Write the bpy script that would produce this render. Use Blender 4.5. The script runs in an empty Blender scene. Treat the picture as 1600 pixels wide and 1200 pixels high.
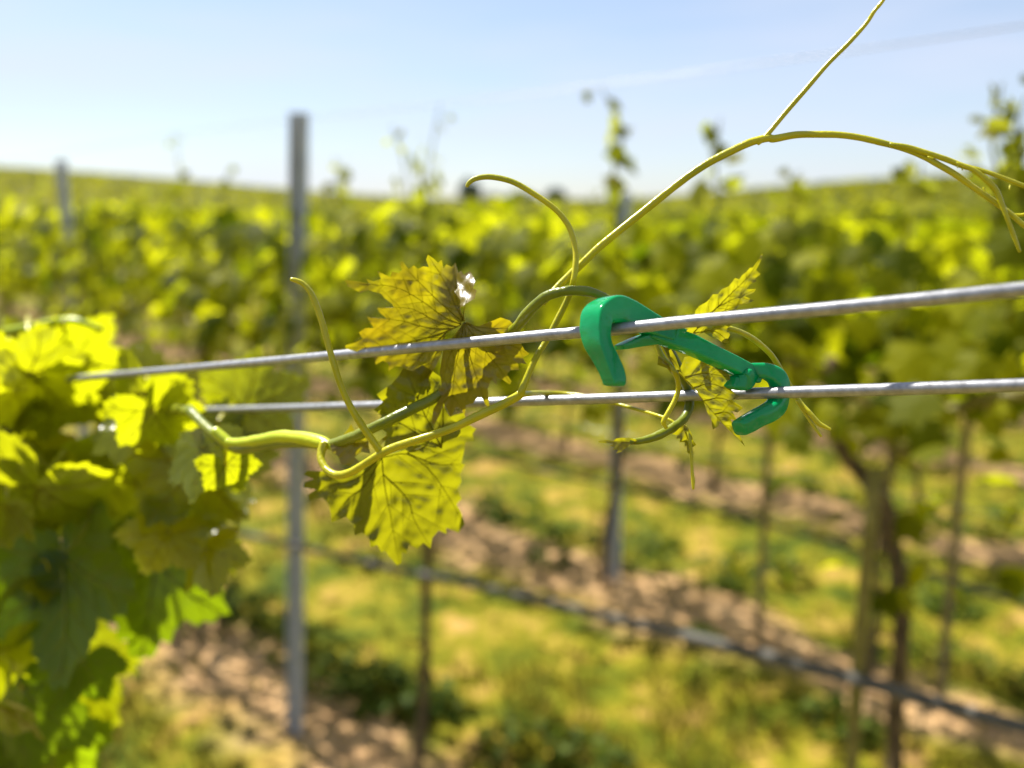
import bpy, bmesh, math, random
from mathutils import Vector, Matrix, noise
from mathutils.geometry import delaunay_2d_cdt
random.seed(7)
R = math.radians
sc = bpy.context.scene
COL = sc.collection

# ------------------------------------------------------------------ camera
FPX = 1386.0                      # focal length in photo pixels (1600 wide)
H = 1.77
PITCH = math.atan(270 / FPX)
CAM = Vector((0, 0, H))
FW = Vector((0, math.cos(PITCH), -math.sin(PITCH)))
UP = Vector((0, math.sin(PITCH), math.cos(PITCH)))
RT = Vector((1, 0, 0))
cam = bpy.data.cameras.new('camera')
camo = bpy.data.objects.new('camera', cam)
COL.objects.link(camo)
camo.location = CAM
camo.rotation_euler = (math.pi / 2 - PITCH, 0, 0)
cam.sensor_width = 36
cam.lens = FPX / 1600 * 36
cam.clip_start = 0.01
cam.clip_end = 3000
cam.dof.use_dof = True
cam.dof.focus_distance = 0.264
cam.dof.aperture_fstop = cam.lens / 5.0
sc.camera = camo

def ray(px, py):
    return FW + RT * ((px - 800) / FPX) - UP * ((py - 600) / FPX)
def P(px, py, d):
    return CAM + ray(px, py) * d
def G(px, py, z=0.0):
    r = ray(px, py)
    return CAM + r * ((z - H) / r.z)

# ------------------------------------------------------------------ rows
B0 = G(460, 1160)
rd = ray(-600, 330); rd.z = 0
DIR = rd.normalized()                                # along the rows, away to the left
NRM = Vector((DIR.y, -DIR.x, 0))                     # from row to row, away from the camera
SP = 1.70
def row_pt(px, py, k=0):                             # where a sight line meets the plane of row k
    r = ray(px, py)
    o = B0 + NRM * (k * SP)
    return CAM + r * ((o - CAM).dot(NRM) / r.dot(NRM))

def sstep(a, b, x):
    t = min(1, max(0, (x - a) / (b - a)))
    return t * t * (3 - 2 * t)
def hgt(x, y):
    g = sstep(9, 115, y) * (1.4 + 4.4 * sstep(0, 75, -x) + 3.0 * sstep(8, 55, x))
    g += sstep(170, 420, y) * (-2.0 + 6 * sstep(30, 160, x))
    return g

# ------------------------------------------------------------------ tagging
def tag(o, label=None, cat=None, group=None, kind=None):
    if label: o['label'] = label
    if cat: o['category'] = cat
    if group: o['group'] = group
    if kind: o['kind'] = kind
    return o
def empty(name, loc=(0, 0, 0), rz=0):
    o = bpy.data.objects.new(name, None)
    o.empty_display_size = 0.02
    COL.objects.link(o); o.location = loc; o.rotation_euler = (0, 0, rz)
    return o
def link_mesh(name, verts, faces, mat, parent=None, smooth=True):
    me = bpy.data.meshes.new(name)
    me.from_pydata([tuple(v) for v in verts], [], faces)
    me.update()
    if smooth: me.polygons.foreach_set('use_smooth', [True] * len(me.polygons))
    if mat: me.materials.append(mat)
    o = bpy.data.objects.new(name, me)
    COL.objects.link(o)
    if parent:
        o.parent = parent
        p = parent; M = Matrix()
        while p:                                    # meshes are written in world space: undo the parents' offsets
            M = p.matrix_basis @ M
            p = p.parent
        if M != Matrix(): me.transform(M.inverted())
    return o
def copy_tree(o, parent=None):
    c = o.copy(); COL.objects.link(c)
    if parent: c.parent = parent
    for ch in o.children: copy_tree(ch, c)
    return c

class MB:
    def __init__(s): s.v = []; s.f = []
    def add(s, vs, fs):
        n = len(s.v); s.v += [Vector(v) for v in vs]; s.f += [tuple(i + n for i in f) for f in fs]
    def box(s, c, sx, sy, sz, rot=0):
        m = Matrix.Rotation(rot, 3, 'Z')
        vs = [Vector(c) + m @ Vector((x * sx / 2, y * sy / 2, z * sz / 2)) for x in (-1, 1) for y in (-1, 1) for z in (-1, 1)]
        s.add(vs, [(0, 1, 3, 2), (4, 6, 7, 5), (0, 4, 5, 1), (2, 3, 7, 6), (0, 2, 6, 4), (1, 5, 7, 3)])
    def tube(s, pts, rad, n=10, caps=True, flat=1.0):
        pts = [Vector(p) for p in pts]
        m = len(pts)
        if not hasattr(rad, '__len__'): rad = [rad] * m
        t0 = (pts[1] - pts[0]).normalized()
        a = t0.orthogonal().normalized()
        vs, fs = [], []
        for i in range(m):
            t = (pts[min(i + 1, m - 1)] - pts[max(i - 1, 0)]).normalized()
            a = (a - t * a.dot(t)).normalized()
            b = t.cross(a)
            for j in range(n):
                w = 2 * math.pi * j / n
                vs.append(pts[i] + (a * math.cos(w) + b * math.sin(w) * flat) * rad[i])
        for i in range(m - 1):
            for j in range(n):
                k = (j + 1) % n
                fs.append((i * n + j, i * n + k, (i + 1) * n + k, (i + 1) * n + j))
        if caps:
            vs.append(pts[0] - t0 * rad[0] * .5); q = len(vs) - 1
            vs.append(pts[-1] + (pts[-1] - pts[-2]).normalized() * rad[-1] * .5)
            for j in range(n):
                k = (j + 1) % n
                fs.append((q, k, j)); fs.append((q + 1, (m - 1) * n + j, (m - 1) * n + k))
        s.add(vs, fs)
    def build(s, name, mat, parent=None, smooth=True):
        return link_mesh(name, s.v, s.f, mat, parent, smooth)

def catmull(pts, n=6):                                # pts: tuples of any length
    pts = [tuple(map(float, p)) for p in pts]
    q = [tuple(2 * a - b for a, b in zip(pts[0], pts[1]))] + pts + [tuple(2 * a - b for a, b in zip(pts[-1], pts[-2]))]
    out = []
    for i in range(1, len(q) - 2):
        for k in range(n):
            t = k / n
            out.append(tuple(.5 * (2 * b + (c - a) * t + (2 * a - 5 * b + 4 * c - d) * t * t + (3 * b - a - 3 * c + d) * t ** 3)
                             for a, b, c, d in zip(q[i - 1], q[i], q[i + 1], q[i + 2])))
    out.append(pts[-1])
    return out

# ------------------------------------------------------------------ materials
def newmat(name):
    m = bpy.data.materials.new(name); m.use_nodes = True
    nt = m.node_tree
    for n in list(nt.nodes): nt.nodes.remove(n)
    out = nt.nodes.new('ShaderNodeOutputMaterial')
    return m, nt, out
def N(nt, t, **kw):
    n = nt.nodes.new(t)
    for k, v in kw.items():
        if k in n.inputs.keys() if hasattr(n.inputs, 'keys') else False: n.inputs[k].default_value = v
        else: setattr(n, k, v)
    return n
def ramp(nt, stops):
    r = nt.nodes.new('ShaderNodeValToRGB')
    e = r.color_ramp.elements
    while len(e) < len(stops): e.new(.5)
    for el, (p, c) in zip(e, stops): el.position = p; el.color = (*c, 1)
    return r
def c4(c): return (*c, 1)

def leaf_mat(name, cols, tcols, tfac=.5, rough=.35, bump=0, bscale=900, spec=.5, island=True):
    """cols / tcols: (dark, light) reflected and transmitted colours; each leaf takes its own mix."""
    m, nt, out = newmat(name)
    L = nt.links.new
    if island:
        src = N(nt, 'ShaderNodeNewGeometry').outputs['Random Per Island']
    else:
        tc = N(nt, 'ShaderNodeTexCoord')
        nz = N(nt, 'ShaderNodeTexNoise', Scale=55.0, Detail=4.0)
        L(tc.outputs['Object'], nz.inputs['Vector'])
        mr = N(nt, 'ShaderNodeMapRange'); mr.inputs[1].default_value = .32; mr.inputs[2].default_value = .68
        L(nz.outputs['Fac'], mr.inputs[0]); src = mr.outputs[0]
    r1 = ramp(nt, [(0, cols[0]), (1, cols[1])]); L(src, r1.inputs[0])
    r2 = ramp(nt, [(0, tcols[0]), (1, tcols[1])]); L(src, r2.inputs[0])
    p = N(nt, 'ShaderNodeBsdfPrincipled'); L(r1.outputs[0], p.inputs['Base Color'])
    p.inputs['Roughness'].default_value = rough
    p.inputs['Specular IOR Level'].default_value = spec
    t = N(nt, 'ShaderNodeBsdfTranslucent'); L(r2.outputs[0], t.inputs['Color'])
    mx = N(nt, 'ShaderNodeMixShader'); mx.inputs[0].default_value = tfac
    L(p.outputs[0], mx.inputs[1]); L(t.outputs[0], mx.inputs[2]); L(mx.outputs[0], out.inputs[0])
    if bump:
        tc = N(nt, 'ShaderNodeTexCoord')
        nz = N(nt, 'ShaderNodeTexVoronoi', Scale=float(bscale))
        L(tc.outputs['Object'], nz.inputs['Vector'])
        b = N(nt, 'ShaderNodeBump'); b.inputs['Strength'].default_value = bump; b.inputs['Distance'].default_value = .0006
        L(nz.outputs['Distance'], b.inputs['Height']); L(b.outputs[0], p.inputs['Normal'])
    return m

def stem_mat(name, c1, c2, rough=.35, sss=.3, scale=60.0, tex='noise'):
    m, nt, out = newmat(name); L = nt.links.new
    tc = N(nt, 'ShaderNodeTexCoord'); nz = N(nt, 'ShaderNodeTexNoise', Scale=scale, Detail=3.0)
    L(tc.outputs['Object'], nz.inputs['Vector'])
    mr = N(nt, 'ShaderNodeMapRange'); mr.inputs[1].default_value = .35; mr.inputs[2].default_value = .65
    L(nz.outputs['Fac'], mr.inputs[0])
    r = ramp(nt, [(0, c1), (1, c2)]); L(mr.outputs[0], r.inputs[0])
    p = N(nt, 'ShaderNodeBsdfPrincipled'); L(r.outputs[0], p.inputs['Base Color'])
    p.inputs['Roughness'].default_value = rough; p.inputs['Specular IOR Level'].default_value = .35
    if sss:
        p.inputs['Subsurface Weight'].default_value = sss
        p.inputs['Subsurface Scale'].default_value = .002
        p.inputs['Subsurface Radius'].default_value = (1, 1, .2)
    nz2 = N(nt, 'ShaderNodeTexNoise', Scale=scale * 14, Detail=2.0); L(tc.outputs['Object'], nz2.inputs['Vector'])
    b = N(nt, 'ShaderNodeBump'); b.inputs['Strength'].default_value = .25; b.inputs['Distance'].default_value = .0008
    L(nz2.outputs['Fac'], b.inputs['Height']); L(b.outputs[0], p.inputs['Normal'])
    L(p.outputs[0], out.inputs[0])
    return m

def metal_mat(name, c1, c2, metallic, rough, scale):
    m, nt, out = newmat(name); L = nt.links.new
    tc = N(nt, 'ShaderNodeTexCoord'); nz = N(nt, 'ShaderNodeTexNoise', Scale=scale, Detail=6.0)
    nz.inputs['Roughness'].default_value = .7
    L(tc.outputs['Object'], nz.inputs['Vector'])
    mr = N(nt, 'ShaderNodeMapRange'); mr.inputs[1].default_value = .3; mr.inputs[2].default_value = .7
    L(nz.outputs['Fac'], mr.inputs[0])
    r = ramp(nt, [(0, c1), (1, c2)]); L(mr.outputs[0], r.inputs[0])
    p = N(nt, 'ShaderNodeBsdfPrincipled'); L(r.outputs[0], p.inputs['Base Color'])
    p.inputs['Metallic'].default_value = metallic
    mr2 = N(nt, 'ShaderNodeMapRange'); mr2.inputs[3].default_value = rough - .1; mr2.inputs[4].default_value = rough + .15
    L(nz.outputs['Fac'], mr2.inputs[0]); L(mr2.outputs[0], p.inputs['Roughness'])
    b = N(nt, 'ShaderNodeBump'); b.inputs['Strength'].default_value = .3; b.inputs['Distance'].default_value = .0004
    L(nz.outputs['Fac'], b.inputs['Height']); L(b.outputs[0], p.inputs['Normal'])
    L(p.outputs[0], out.inputs[0])
    return m

def ground_mat():
    m, nt, out = newmat('vineyard_ground'); L = nt.links.new
    geo = N(nt, 'ShaderNodeNewGeometry')
    dot = N(nt, 'ShaderNodeVectorMath', operation='DOT_PRODUCT'); L(geo.outputs['Position'], dot.inputs[0])
    dot.inputs[1].default_value = tuple(NRM)
    n0 = N(nt, 'ShaderNodeTexNoise', Scale=1.6, Detail=5.0); L(geo.outputs['Position'], n0.inputs['Vector'])
    ad = N(nt, 'ShaderNodeMath', operation='MULTIPLY_ADD'); L(n0.outputs['Fac'], ad.inputs[0]); ad.inputs[1].default_value = .9
    L(dot.outputs['Value'], ad.inputs[2])
    off = N(nt, 'ShaderNodeMath', operation='SUBTRACT'); L(ad.outputs[0], off.inputs[0])
    off.inputs[1].default_value = B0.dot(NRM) - SP / 2 + .45 + ROW_SOIL
    dv = N(nt, 'ShaderNodeMath', operation='DIVIDE'); L(off.outputs[0], dv.inputs[0]); dv.inputs[1].default_value = SP
    fr = N(nt, 'ShaderNodeMath', operation='FRACT'); L(dv.outputs[0], fr.inputs[0])
    sb = N(nt, 'ShaderNodeMath', operation='SUBTRACT'); L(fr.outputs[0], sb.inputs[0]); sb.inputs[1].default_value = .5
    ab = N(nt, 'ShaderNodeMath', operation='ABSOLUTE'); L(sb.outputs[0], ab.inputs[0])
    strip = N(nt, 'ShaderNodeMapRange'); strip.interpolation_type = 'SMOOTHSTEP'
    strip.inputs[1].default_value = .06; strip.inputs[2].default_value = .18; L(ab.outputs[0], strip.inputs[0])   # 0 in the soil strip, 1 in the lane
    n1 = N(nt, 'ShaderNodeTexNoise', Scale=3.2, Detail=6.0); n1.inputs['Roughness'].default_value = .65
    L(geo.outputs['Position'], n1.inputs['Vector'])
    lane = ramp(nt, [(.30, (.36, .21, .08)), (.39, (.26, .18, .03)), (.46, (.16, .14, .005)), (.55, (.085, .095, .002)), (.64, (.03, .05, .0015))])
    L(n1.outputs['Fac'], lane.inputs[0])
    n2 = N(nt, 'ShaderNodeTexNoise', Scale=9.0, Detail=8.0); n2.inputs['Roughness'].default_value = .7
    L(geo.outputs['Position'], n2.inputs['Vector'])
    soil = ramp(nt, [(.25, (.2, .115, .055)), (.5, (.42, .26, .12)), (.75, (.54, .36, .19))])
    L(n2.outputs['Fac'], soil.inputs[0])
    mx = N(nt, 'ShaderNodeMix', data_type='RGBA')
    L(strip.outputs[0], mx.inputs[0]); L(soil.outputs[0], mx.inputs[6]); L(lane.outputs[0], mx.inputs[7])
    # far away the lanes are hidden between the rows
    p = N(nt, 'ShaderNodeBsdfPrincipled'); p.inputs['Roughness'].default_value = .95; p.inputs['Specular IOR Level'].default_value = .15
    L(mx.outputs[2], p.inputs['Base Color'])
    n3 = N(nt, 'ShaderNodeTexNoise', Scale=22.0, Detail=6.0); L(geo.outputs['Position'], n3.inputs['Vector'])
    b = N(nt, 'ShaderNodeBump'); b.inputs['Strength'].default_value = .8; b.inputs['Distance'].default_value = .05
    L(n3.outputs['Fac'], b.inputs['Height']); L(b.outputs[0], p.inputs['Normal'])
    L(p.outputs[0], out.inputs[0])
    return m
ROW_SOIL = 0.05

def plastic_mat():
    m, nt, out = newmat('green_plastic'); L = nt.links.new
    p = N(nt, 'ShaderNodeBsdfPrincipled')
    tc = N(nt, 'ShaderNodeTexCoord'); nz = N(nt, 'ShaderNodeTexNoise', Scale=120.0, Detail=3.0); L(tc.outputs['Object'], nz.inputs['Vector'])
    r = ramp(nt, [(.3, (.0, .235, .075)), (.7, (.0, .28, .09))]); L(nz.outputs['Fac'], r.inputs[0])
    L(r.outputs[0], p.inputs['Base Color'])
    p.inputs['Roughness'].default_value = .10; p.inputs['Specular IOR Level'].default_value = .5
    p.inputs['Subsurface Weight'].default_value = .35
    p.inputs['Subsurface Scale'].default_value = .003
    p.inputs['Subsurface Radius'].default_value = (.2, 1, .6)
    nz2 = N(nt, 'ShaderNodeTexNoise', Scale=260.0, Detail=3.0); L(tc.outputs['Object'], nz2.inputs['Vector'])
    b = N(nt, 'ShaderNodeBump'); b.inputs['Strength'].default_value = .22; b.inputs['Distance'].default_value = .001
    L(nz2.outputs['Fac'], b.inputs['Height']); L(b.outputs[0], p.inputs['Normal'])
    t = N(nt, 'ShaderNodeBsdfTranslucent'); t.inputs['Color'].default_value = (.0, .62, .24, 1)
    mx = N(nt, 'ShaderNodeMixShader'); mx.inputs[0].default_value = .22
    L(p.outputs[0], mx.inputs[1]); L(t.outputs[0], mx.inputs[2]); L(mx.outputs[0], out.inputs[0])
    return m

M = dict(
    ground=ground_mat(),
    canopy=leaf_mat('vine_foliage', ((.03, .045, .0015), (.15, .155, .004)), ((.10, .15, .002), (.77, .79, .010)), .5, .55, spec=.05),
    far=leaf_mat('far_foliage', ((.06, .085, .006), (.13, .15, .014)), ((.26, .27, .006), (.50, .49, .02)), .4, .6, spec=.15),
    shoot_tip=leaf_mat('young_foliage', ((.12, .12, .01), (.17, .16, .02)), ((.32, .38, .01), (.44, .46, .03)), .45, .5, spec=.08),
    near=leaf_mat('near_leaf', ((.05, .08, .003), (.10, .12, .005)), ((.40, .44, .003), (.60, .60, .006)), .63, .2, .3, 300, .55),
    near_dark=leaf_mat('dark_green_leaf', ((.03, .07, .003), (.055, .095, .004)), ((.20, .32, .003), (.32, .42, .004)), .55, .25, .2, 500, .3),  # darker, greener tone for some of the lower left leaves
    bronze=leaf_mat('bronze_leaf', ((.11, .075, .004), (.12, .10, .005)), ((.34, .26, .003), (.37, .34, .004)), .5, .33, .5, 260, .7, False),
    lower=leaf_mat('lower_leaf', ((.07, .08, .005), (.10, .10, .006)), ((.26, .25, .003), (.34, .33, .004)), .5, .28, .3, 600, .4, False),
    young=leaf_mat('young_leaf', ((.13, .11, .006), (.16, .14, .01)), ((.34, .31, .003), (.44, .42, .006)), .5, .13, .6, 500, .65, False),
    vein=leaf_mat('leaf_vein', ((.16, .14, .005), (.2, .18, .008)), ((.5, .44, .006), (.6, .54, .01)), .6, .4, 0, 1, .3, False),
    vein_dark=leaf_mat('dark_leaf_vein', ((.11, .11, .005), (.14, .13, .006)), ((.3, .28, .004), (.36, .34, .006)), .6, .4, 0, 1, .3, False),
    tendril=stem_mat('tendril', (.27, .27, .004), (.40, .37, .008), .3, .3),
    stem=stem_mat('green_stem', (.09, .115, .003), (.16, .18, .006), .3, .15),
    bright=stem_mat('sunlit_stem', (.28, .36, .004), (.40, .45, .008), .35, .3),  # lighter copy of the green stem, sunlit brightness painted into the colour
    bark=stem_mat('vine_bark', (.05, .035, .018), (.16, .11, .05), .85, 0, 40.0),
    cane=stem_mat('vine_cane', (.11, .10, .02), (.2, .17, .04), .6, 0, 40.0),
    wood=stem_mat('stake_wood', (.16, .12, .05), (.26, .20, .09), .8, 0, 30.0),
    wire=metal_mat('galvanised_wire', (.19, .19, .195), (.34, .35, .37), .6, .36, 330.0),
    post=metal_mat('galvanised_post', (.34, .37, .41), (.46, .49, .53), .2, .55, 25.0),
    hose=stem_mat('black_hose', (.065, .062, .055), (.09, .086, .075), .9, 0, 20.0),
    plastic=plastic_mat(),
    tree=leaf_mat('tree_foliage', ((.03, .05, .025), (.05, .075, .04)), ((.05, .08, .04), (.08, .11, .05)), .3, .7, spec=.1),
    weed=leaf_mat('weed_foliage', ((.03, .055, .004), (.08, .11, .008)), ((.1, .17, .005), (.30, .34, .02)), .35, .6, spec=.12),
    grass=leaf_mat('dry_grass', ((.06, .07, .003), (.20, .15, .025)), ((.13, .14, .005), (.30, .24, .03)), .35, .7, spec=.1),
)

# ------------------------------------------------------------------ ground
def axis(lo, hi, near, step, grow):
    out = [0.0]; s = step
    while out[-1] < hi:
        out.append(out[-1] + s)
        if out[-1] > near: s *= grow
    neg = [0.0]; s = step
    while neg[-1] > lo:
        neg.append(neg[-1] - s)
        if neg[-1] < -near: s *= grow
    return sorted(set(neg + out))
xs = axis(-900, 900, 10, .25, 1.07); ys = axis(-60, 1500, 14, .25, 1.06)
gv, gf = [], []
for y in ys:
    for x in xs:
        z = hgt(x, y)
        if abs(x) < 12 and -3 < y < 16:
            k = (Vector((x, y, 0)) - B0).dot(NRM) / SP
            z += .03 * math.cos(2 * math.pi * k) + .03 * noise.noise(Vector((x * 1.3, y * 1.3, 2)))
        gv.append((x, y, z))
nx = len(xs)
for j in range(len(ys) - 1):
    for i in range(nx - 1):
        a = j * nx + i
        gf.append((a, a + 1, a + 1 + nx, a + nx))
tag(link_mesh('ground', gv, gf, M['ground']), kind='structure')

# ------------------------------------------------------------------ leaves
def simple_leaf(mb, c, tip, nrm, size, droop=.25):
    """small lobed grape leaf for foliage seen from afar: 11 outline points, cupped"""
    tip = (tip - nrm * tip.dot(nrm)).normalized(); side = nrm.cross(tip)
    pr = [(0, 1), (.62, .66), (.98, .92), (1.45, .62), (2.0, .8), (2.6, .55)]
    pts = []
    for a, r in pr: pts.append((a, r * random.uniform(.9, 1.1)))
    for a, r in reversed(pr[1:]): pts.append((-a, r * random.uniform(.9, 1.1)))
    s = size * .55
    vs = [c]
    for a, r in pts:
        q = tip * math.cos(a) * r * s + side * math.sin(a) * r * s
        vs.append(c + q - nrm * (droop * s * r * r * (.5 + abs(math.sin(a)) * .6)))
    n = len(pts)
    mb.add(vs, [(0, 1 + i, 1 + (i + 1) % n) for i in range(n)])

def rnd_unit():
    while True:
        v = Vector((random.uniform(-1, 1), random.uniform(-1, 1), random.uniform(-1, 1)))
        if .05 < v.length < 1: return v.normalized()

def inside(p, poly):
    x, y = p; c = False; n = len(poly)
    for i in range(n):
        x1, y1 = poly[i]; x2, y2 = poly[i - 1]
        if (y1 > y) != (y2 > y) and x < (x2 - x1) * (y - y1) / (y2 - y1) + x1: c = not c
    return c
def seg_d(p, a, b):
    ax, ay = a; bx, by = b; dx, dy = bx - ax, by - ay
    L = dx * dx + dy * dy
    t = 0 if L == 0 else max(0, min(1, ((p[0] - ax) * dx + (p[1] - ay) * dy) / L))
    return math.hypot(p[0] - ax - t * dx, p[1] - ay - t * dy)
def sheet(outline, step):
    """triangulate an outline with inner points; returns 2d verts, tris"""
    bd = []
    for i in range(len(outline)):
        a = outline[i]; b = outline[(i + 1) % len(outline)]
        n = max(1, int(round(math.hypot(b[0] - a[0], b[1] - a[1]) / step)))
        for k in range(n): bd.append((a[0] + (b[0] - a[0]) * k / n, a[1] + (b[1] - a[1]) * k / n))
    x0 = min(p[0] for p in bd); x1 = max(p[0] for p in bd); y0 = min(p[1] for p in bd); y1 = max(p[1] for p in bd)
    pts = list(bd)
    y = y0; r = 0
    while y < y1:
        x = x0 + (step / 2 if r % 2 else 0)
        while x < x1:
            q = (x + random.uniform(-.2, .2) * step, y + random.uniform(-.2, .2) * step)
            if inside(q, bd) and min((q[0] - b[0]) ** 2 + (q[1] - b[1]) ** 2 for b in bd) > (step * .55) ** 2: pts.append(q)
            x += step
        y += step * .87; r += 1
    v, e, f, *_ = delaunay_2d_cdt([Vector(p) for p in pts], [], [list(range(len(bd)))], 1, 1e-6)
    return [tuple(p) for p in v], [tuple(q) for q in f]

def sub_veins(main, outline, every, ang, seed=0):
    """side veins branching off a main vein until they meet the outline"""
    out = []
    for i in range(len(main) - 1):
        a, b = main[i], main[i + 1]
        L = math.hypot(b[0] - a[0], b[1] - a[1])
        if L == 0: continue
        d = ((b[0] - a[0]) / L, (b[1] - a[1]) / L)
        n = max(1, int(L / every))
        for k in range(n):
            t = (k + .6) / n
            p = (a[0] + (b[0] - a[0]) * t, a[1] + (b[1] - a[1]) * t)
            for s in (-1, 1):
                c, sn = math.cos(ang * s), math.sin(ang * s)
                e = (d[0] * c - d[1] * sn, d[0] * sn + d[1] * c)
                q = p; ln = [p]
                for st in range(9):
                    q2 = (q[0] + e[0] * every * .3, q[1] + e[1] * every * .3)
                    if not inside(q2, outline): break
                    if any(seg_d(q2, o[j], o[j + 1]) < every * .22 for o in out for j in range(len(o) - 1)): break
                    q = q2; ln.append(q)
                if len(ln) > 2: out.append(ln)
    return out

def px_leaf(name, outline, veins, dfn, mat, parent, step=4, puff=.0022, vw=1.6, vmat=None, every=24, wave=.0012, seed=1, label=None):
    """a leaf whose outline is known in picture pixels, laid on its own curved surface dfn(px,py) in metres"""
    sv = []
    for v in veins: sv += sub_veins(v, outline, every, .75, seed)
    allv = [(v, 1.0) for v in veins] + [(v, .4) for v in sv]
    def depth(x, y):
        d = min([seg_d((x, y), v[i], v[i + 1]) / (.6 + .4 * w) for v, w in allv for i in range(len(v) - 1)] or [99])
        z = dfn(x, y) - puff * (1 - math.exp(-(d / 9.0) ** 2))
        z += wave * noise.noise(Vector((x * .022 + seed, y * .022, seed))) + wave * .5 * noise.noise(Vector((x * .06, y * .06 + seed, 3)))
        return z
    vs, fs = sheet(outline, step)
    o = link_mesh(name, [P(x, y, depth(x, y)) for x, y in vs], fs, mat, parent)
    if label: o['label'] = label
    mb = MB()
    for v, w in allv:
        cv = catmull(v, 4) if len(v) > 2 else v
        n = len(cv)
        pts = [P(x, y, depth(x, y) - .00005) for x, y in cv]
        if len(pts) < 2: continue
        k = vw * .12 / FPX * w
        mb.tube(pts, [k * (1 - .75 * i / max(1, n - 1)) for i in range(n)], 6)
    if mb.v: mb.build('veins', vmat or M['vein'], o)
    return o

def std_outline(n=120, teeth=34, seed=0, amp=.075):
    key = [(0, 1), (.28, .82), (.52, .68), (.80, .82), (1.02, .90), (1.3, .72), (1.55, .60), (1.85, .70), (2.1, .73), (2.45, .60), (2.8, .45), (3.05, .22), (3.1416, .08)]
    rnd = random.Random(seed)
    ph = rnd.uniform(0, 1)
    out = []
    for i in range(n):
        a = -math.pi + 2 * math.pi * i / n
        b = abs(a)
        for (a0, r0), (a1, r1) in zip(key, key[1:]):
            if b <= a1 + 1e-6:
                t = (b - a0) / (a1 - a0); t = t * t * (3 - 2 * t); r = r0 + (r1 - r0) * t; break
        saw = (b / math.pi * teeth / 2 + ph) % 1
        r *= 1 + amp * (1 - 2 * abs(saw - .5) * 1.6) * min(1, (math.pi - b) * 2)
        r *= 1 + .05 * noise.noise(Vector((math.cos(a) * 2 + seed * 7, math.sin(a) * 2, seed)))
        out.append((math.sin(a) * r, math.cos(a) * r))
    return out
def leaf_template(seed, step=.085):
    ol = std_outline(seed=seed)
    veins = [[(0, 0), (0, .5), (0, .96)]]
    for s in (-1, 1):
        veins += [[(0, 0), (s * .36, .28), (s * .74, .46)], [(0, 0), (s * .33, -.12), (s * .60, -.34)]]
    sv = []
    for v in veins: sv += sub_veins(v, ol, .2, .75)
    allv = [(v, 1.0) for v in veins] + [(v, .5) for v in sv]
    rnd = random.Random(seed)
    cup = rnd.uniform(.12, .3); fold = rnd.uniform(.0, .3); ph = rnd.uniform(0, 6)
    def z(x, y):
        d = min(seg_d((x, y), v[i], v[i + 1]) for v, w in allv for i in range(len(v) - 1))
        r2 = x * x + y * y
        return .035 * (1 - math.exp(-(d / .06) ** 2)) - cup * r2 - fold * abs(x) * .5 + .09 * math.sin(math.atan2(x, y) * 3 + ph) * r2
    vs, fs = sheet(ol, step)
    mb = MB()
    for v, w in allv:
        cv = catmull(v, 3)
        mb.tube([(x, y, z(x, y) - .004) for x, y in cv], [.013 * w * (1 - .7 * i / len(cv)) for i in range(len(cv))], 5)
    return [(x, y, z(x, y)) for x, y in vs], fs, mb
TEMPL = [leaf_template(i) for i in range(4)]

def placed_leaf(parent, px, py, d, size, ang, tilt=0, roll=0, mat='near', ti=0, petiole=None, flip=False):
    """px,py: where the blade joins its stalk; size: blade radius in metres; ang: where the tip points in the
    picture (0 up, 90 right); tilt: tip away (+) or towards the camera; roll: turn about the midrib"""
    vs, fs, vmb = TEMPL[ti % 4]
    base = Matrix((RT, UP, -FW)).transposed()          # local x right, y up, z towards the camera
    m = base @ Matrix.Rotation(R(-ang), 3, 'Z') @ Matrix.Rotation(R(-tilt), 3, 'X') @ Matrix.Rotation(R(roll), 3, 'Y')
    o0 = P(px, py, d)
    sg = -1 if flip else 1
    tf = lambda v: o0 + m @ (Vector((v[0], v[1], v[2] * sg)) * size)
    o = link_mesh('leaf', [tf(v) for v in vs], fs, M[mat], parent)
    link_mesh('veins', [tf(v) for v in vmb.v], vmb.f, M['vein'] if mat != 'near_dark' else M['stem'], o)
    if petiole:
        qx, qy, qd = petiole
        a = o0; b = P(qx, qy, qd); c = (a + b) / 2 + UP * (a - b).length * .15
        mb = MB(); pts = catmull([tuple(b), tuple(c), tuple(a)], 5)
        mb.tube([Vector(p) for p in pts], [size * .028] * len(pts), 7)
        mb.build('petiole', M['tendril'], o)
    return o

def px_tube(path, mat, parent, name, n=6, sides=12, label=None, bumpy=0.0):
    """path: (px, py, depth, width_px)"""
    cv = catmull(path, n)
    mb = MB()
    pts, rad = [], []
    for i, (x, y, d, w) in enumerate(cv):
        pts.append(P(x, y, d)); rad.append(max(.00015, w * d / FPX / 2 * (1 + bumpy * noise.noise(Vector((i * .35, x * .02, 0))))))
    mb.tube(pts, rad, sides)
    o = mb.build(name, M[mat], parent)
    if label: o['label'] = label
    return o

def zf(ox, oy, s):
    return lambda x, y: (ox + x * s, oy + y * s)
Z1 = zf(440, 380, .2875); Z2 = zf(880, 380, .275); Z5 = zf(400, 560, .275); Z6 = zf(700, 160, .3375); Z7 = zf(1160, 0, 1 / 3)
def zpath(z, pts): return [(*z(p[0], p[1]), *p[2:]) for p in pts]
def zout(z, s):
    q = [float(a) for a in s.split()]
    return [z(q[i], q[i + 1]) for i in range(0, len(q), 2)]

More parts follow.
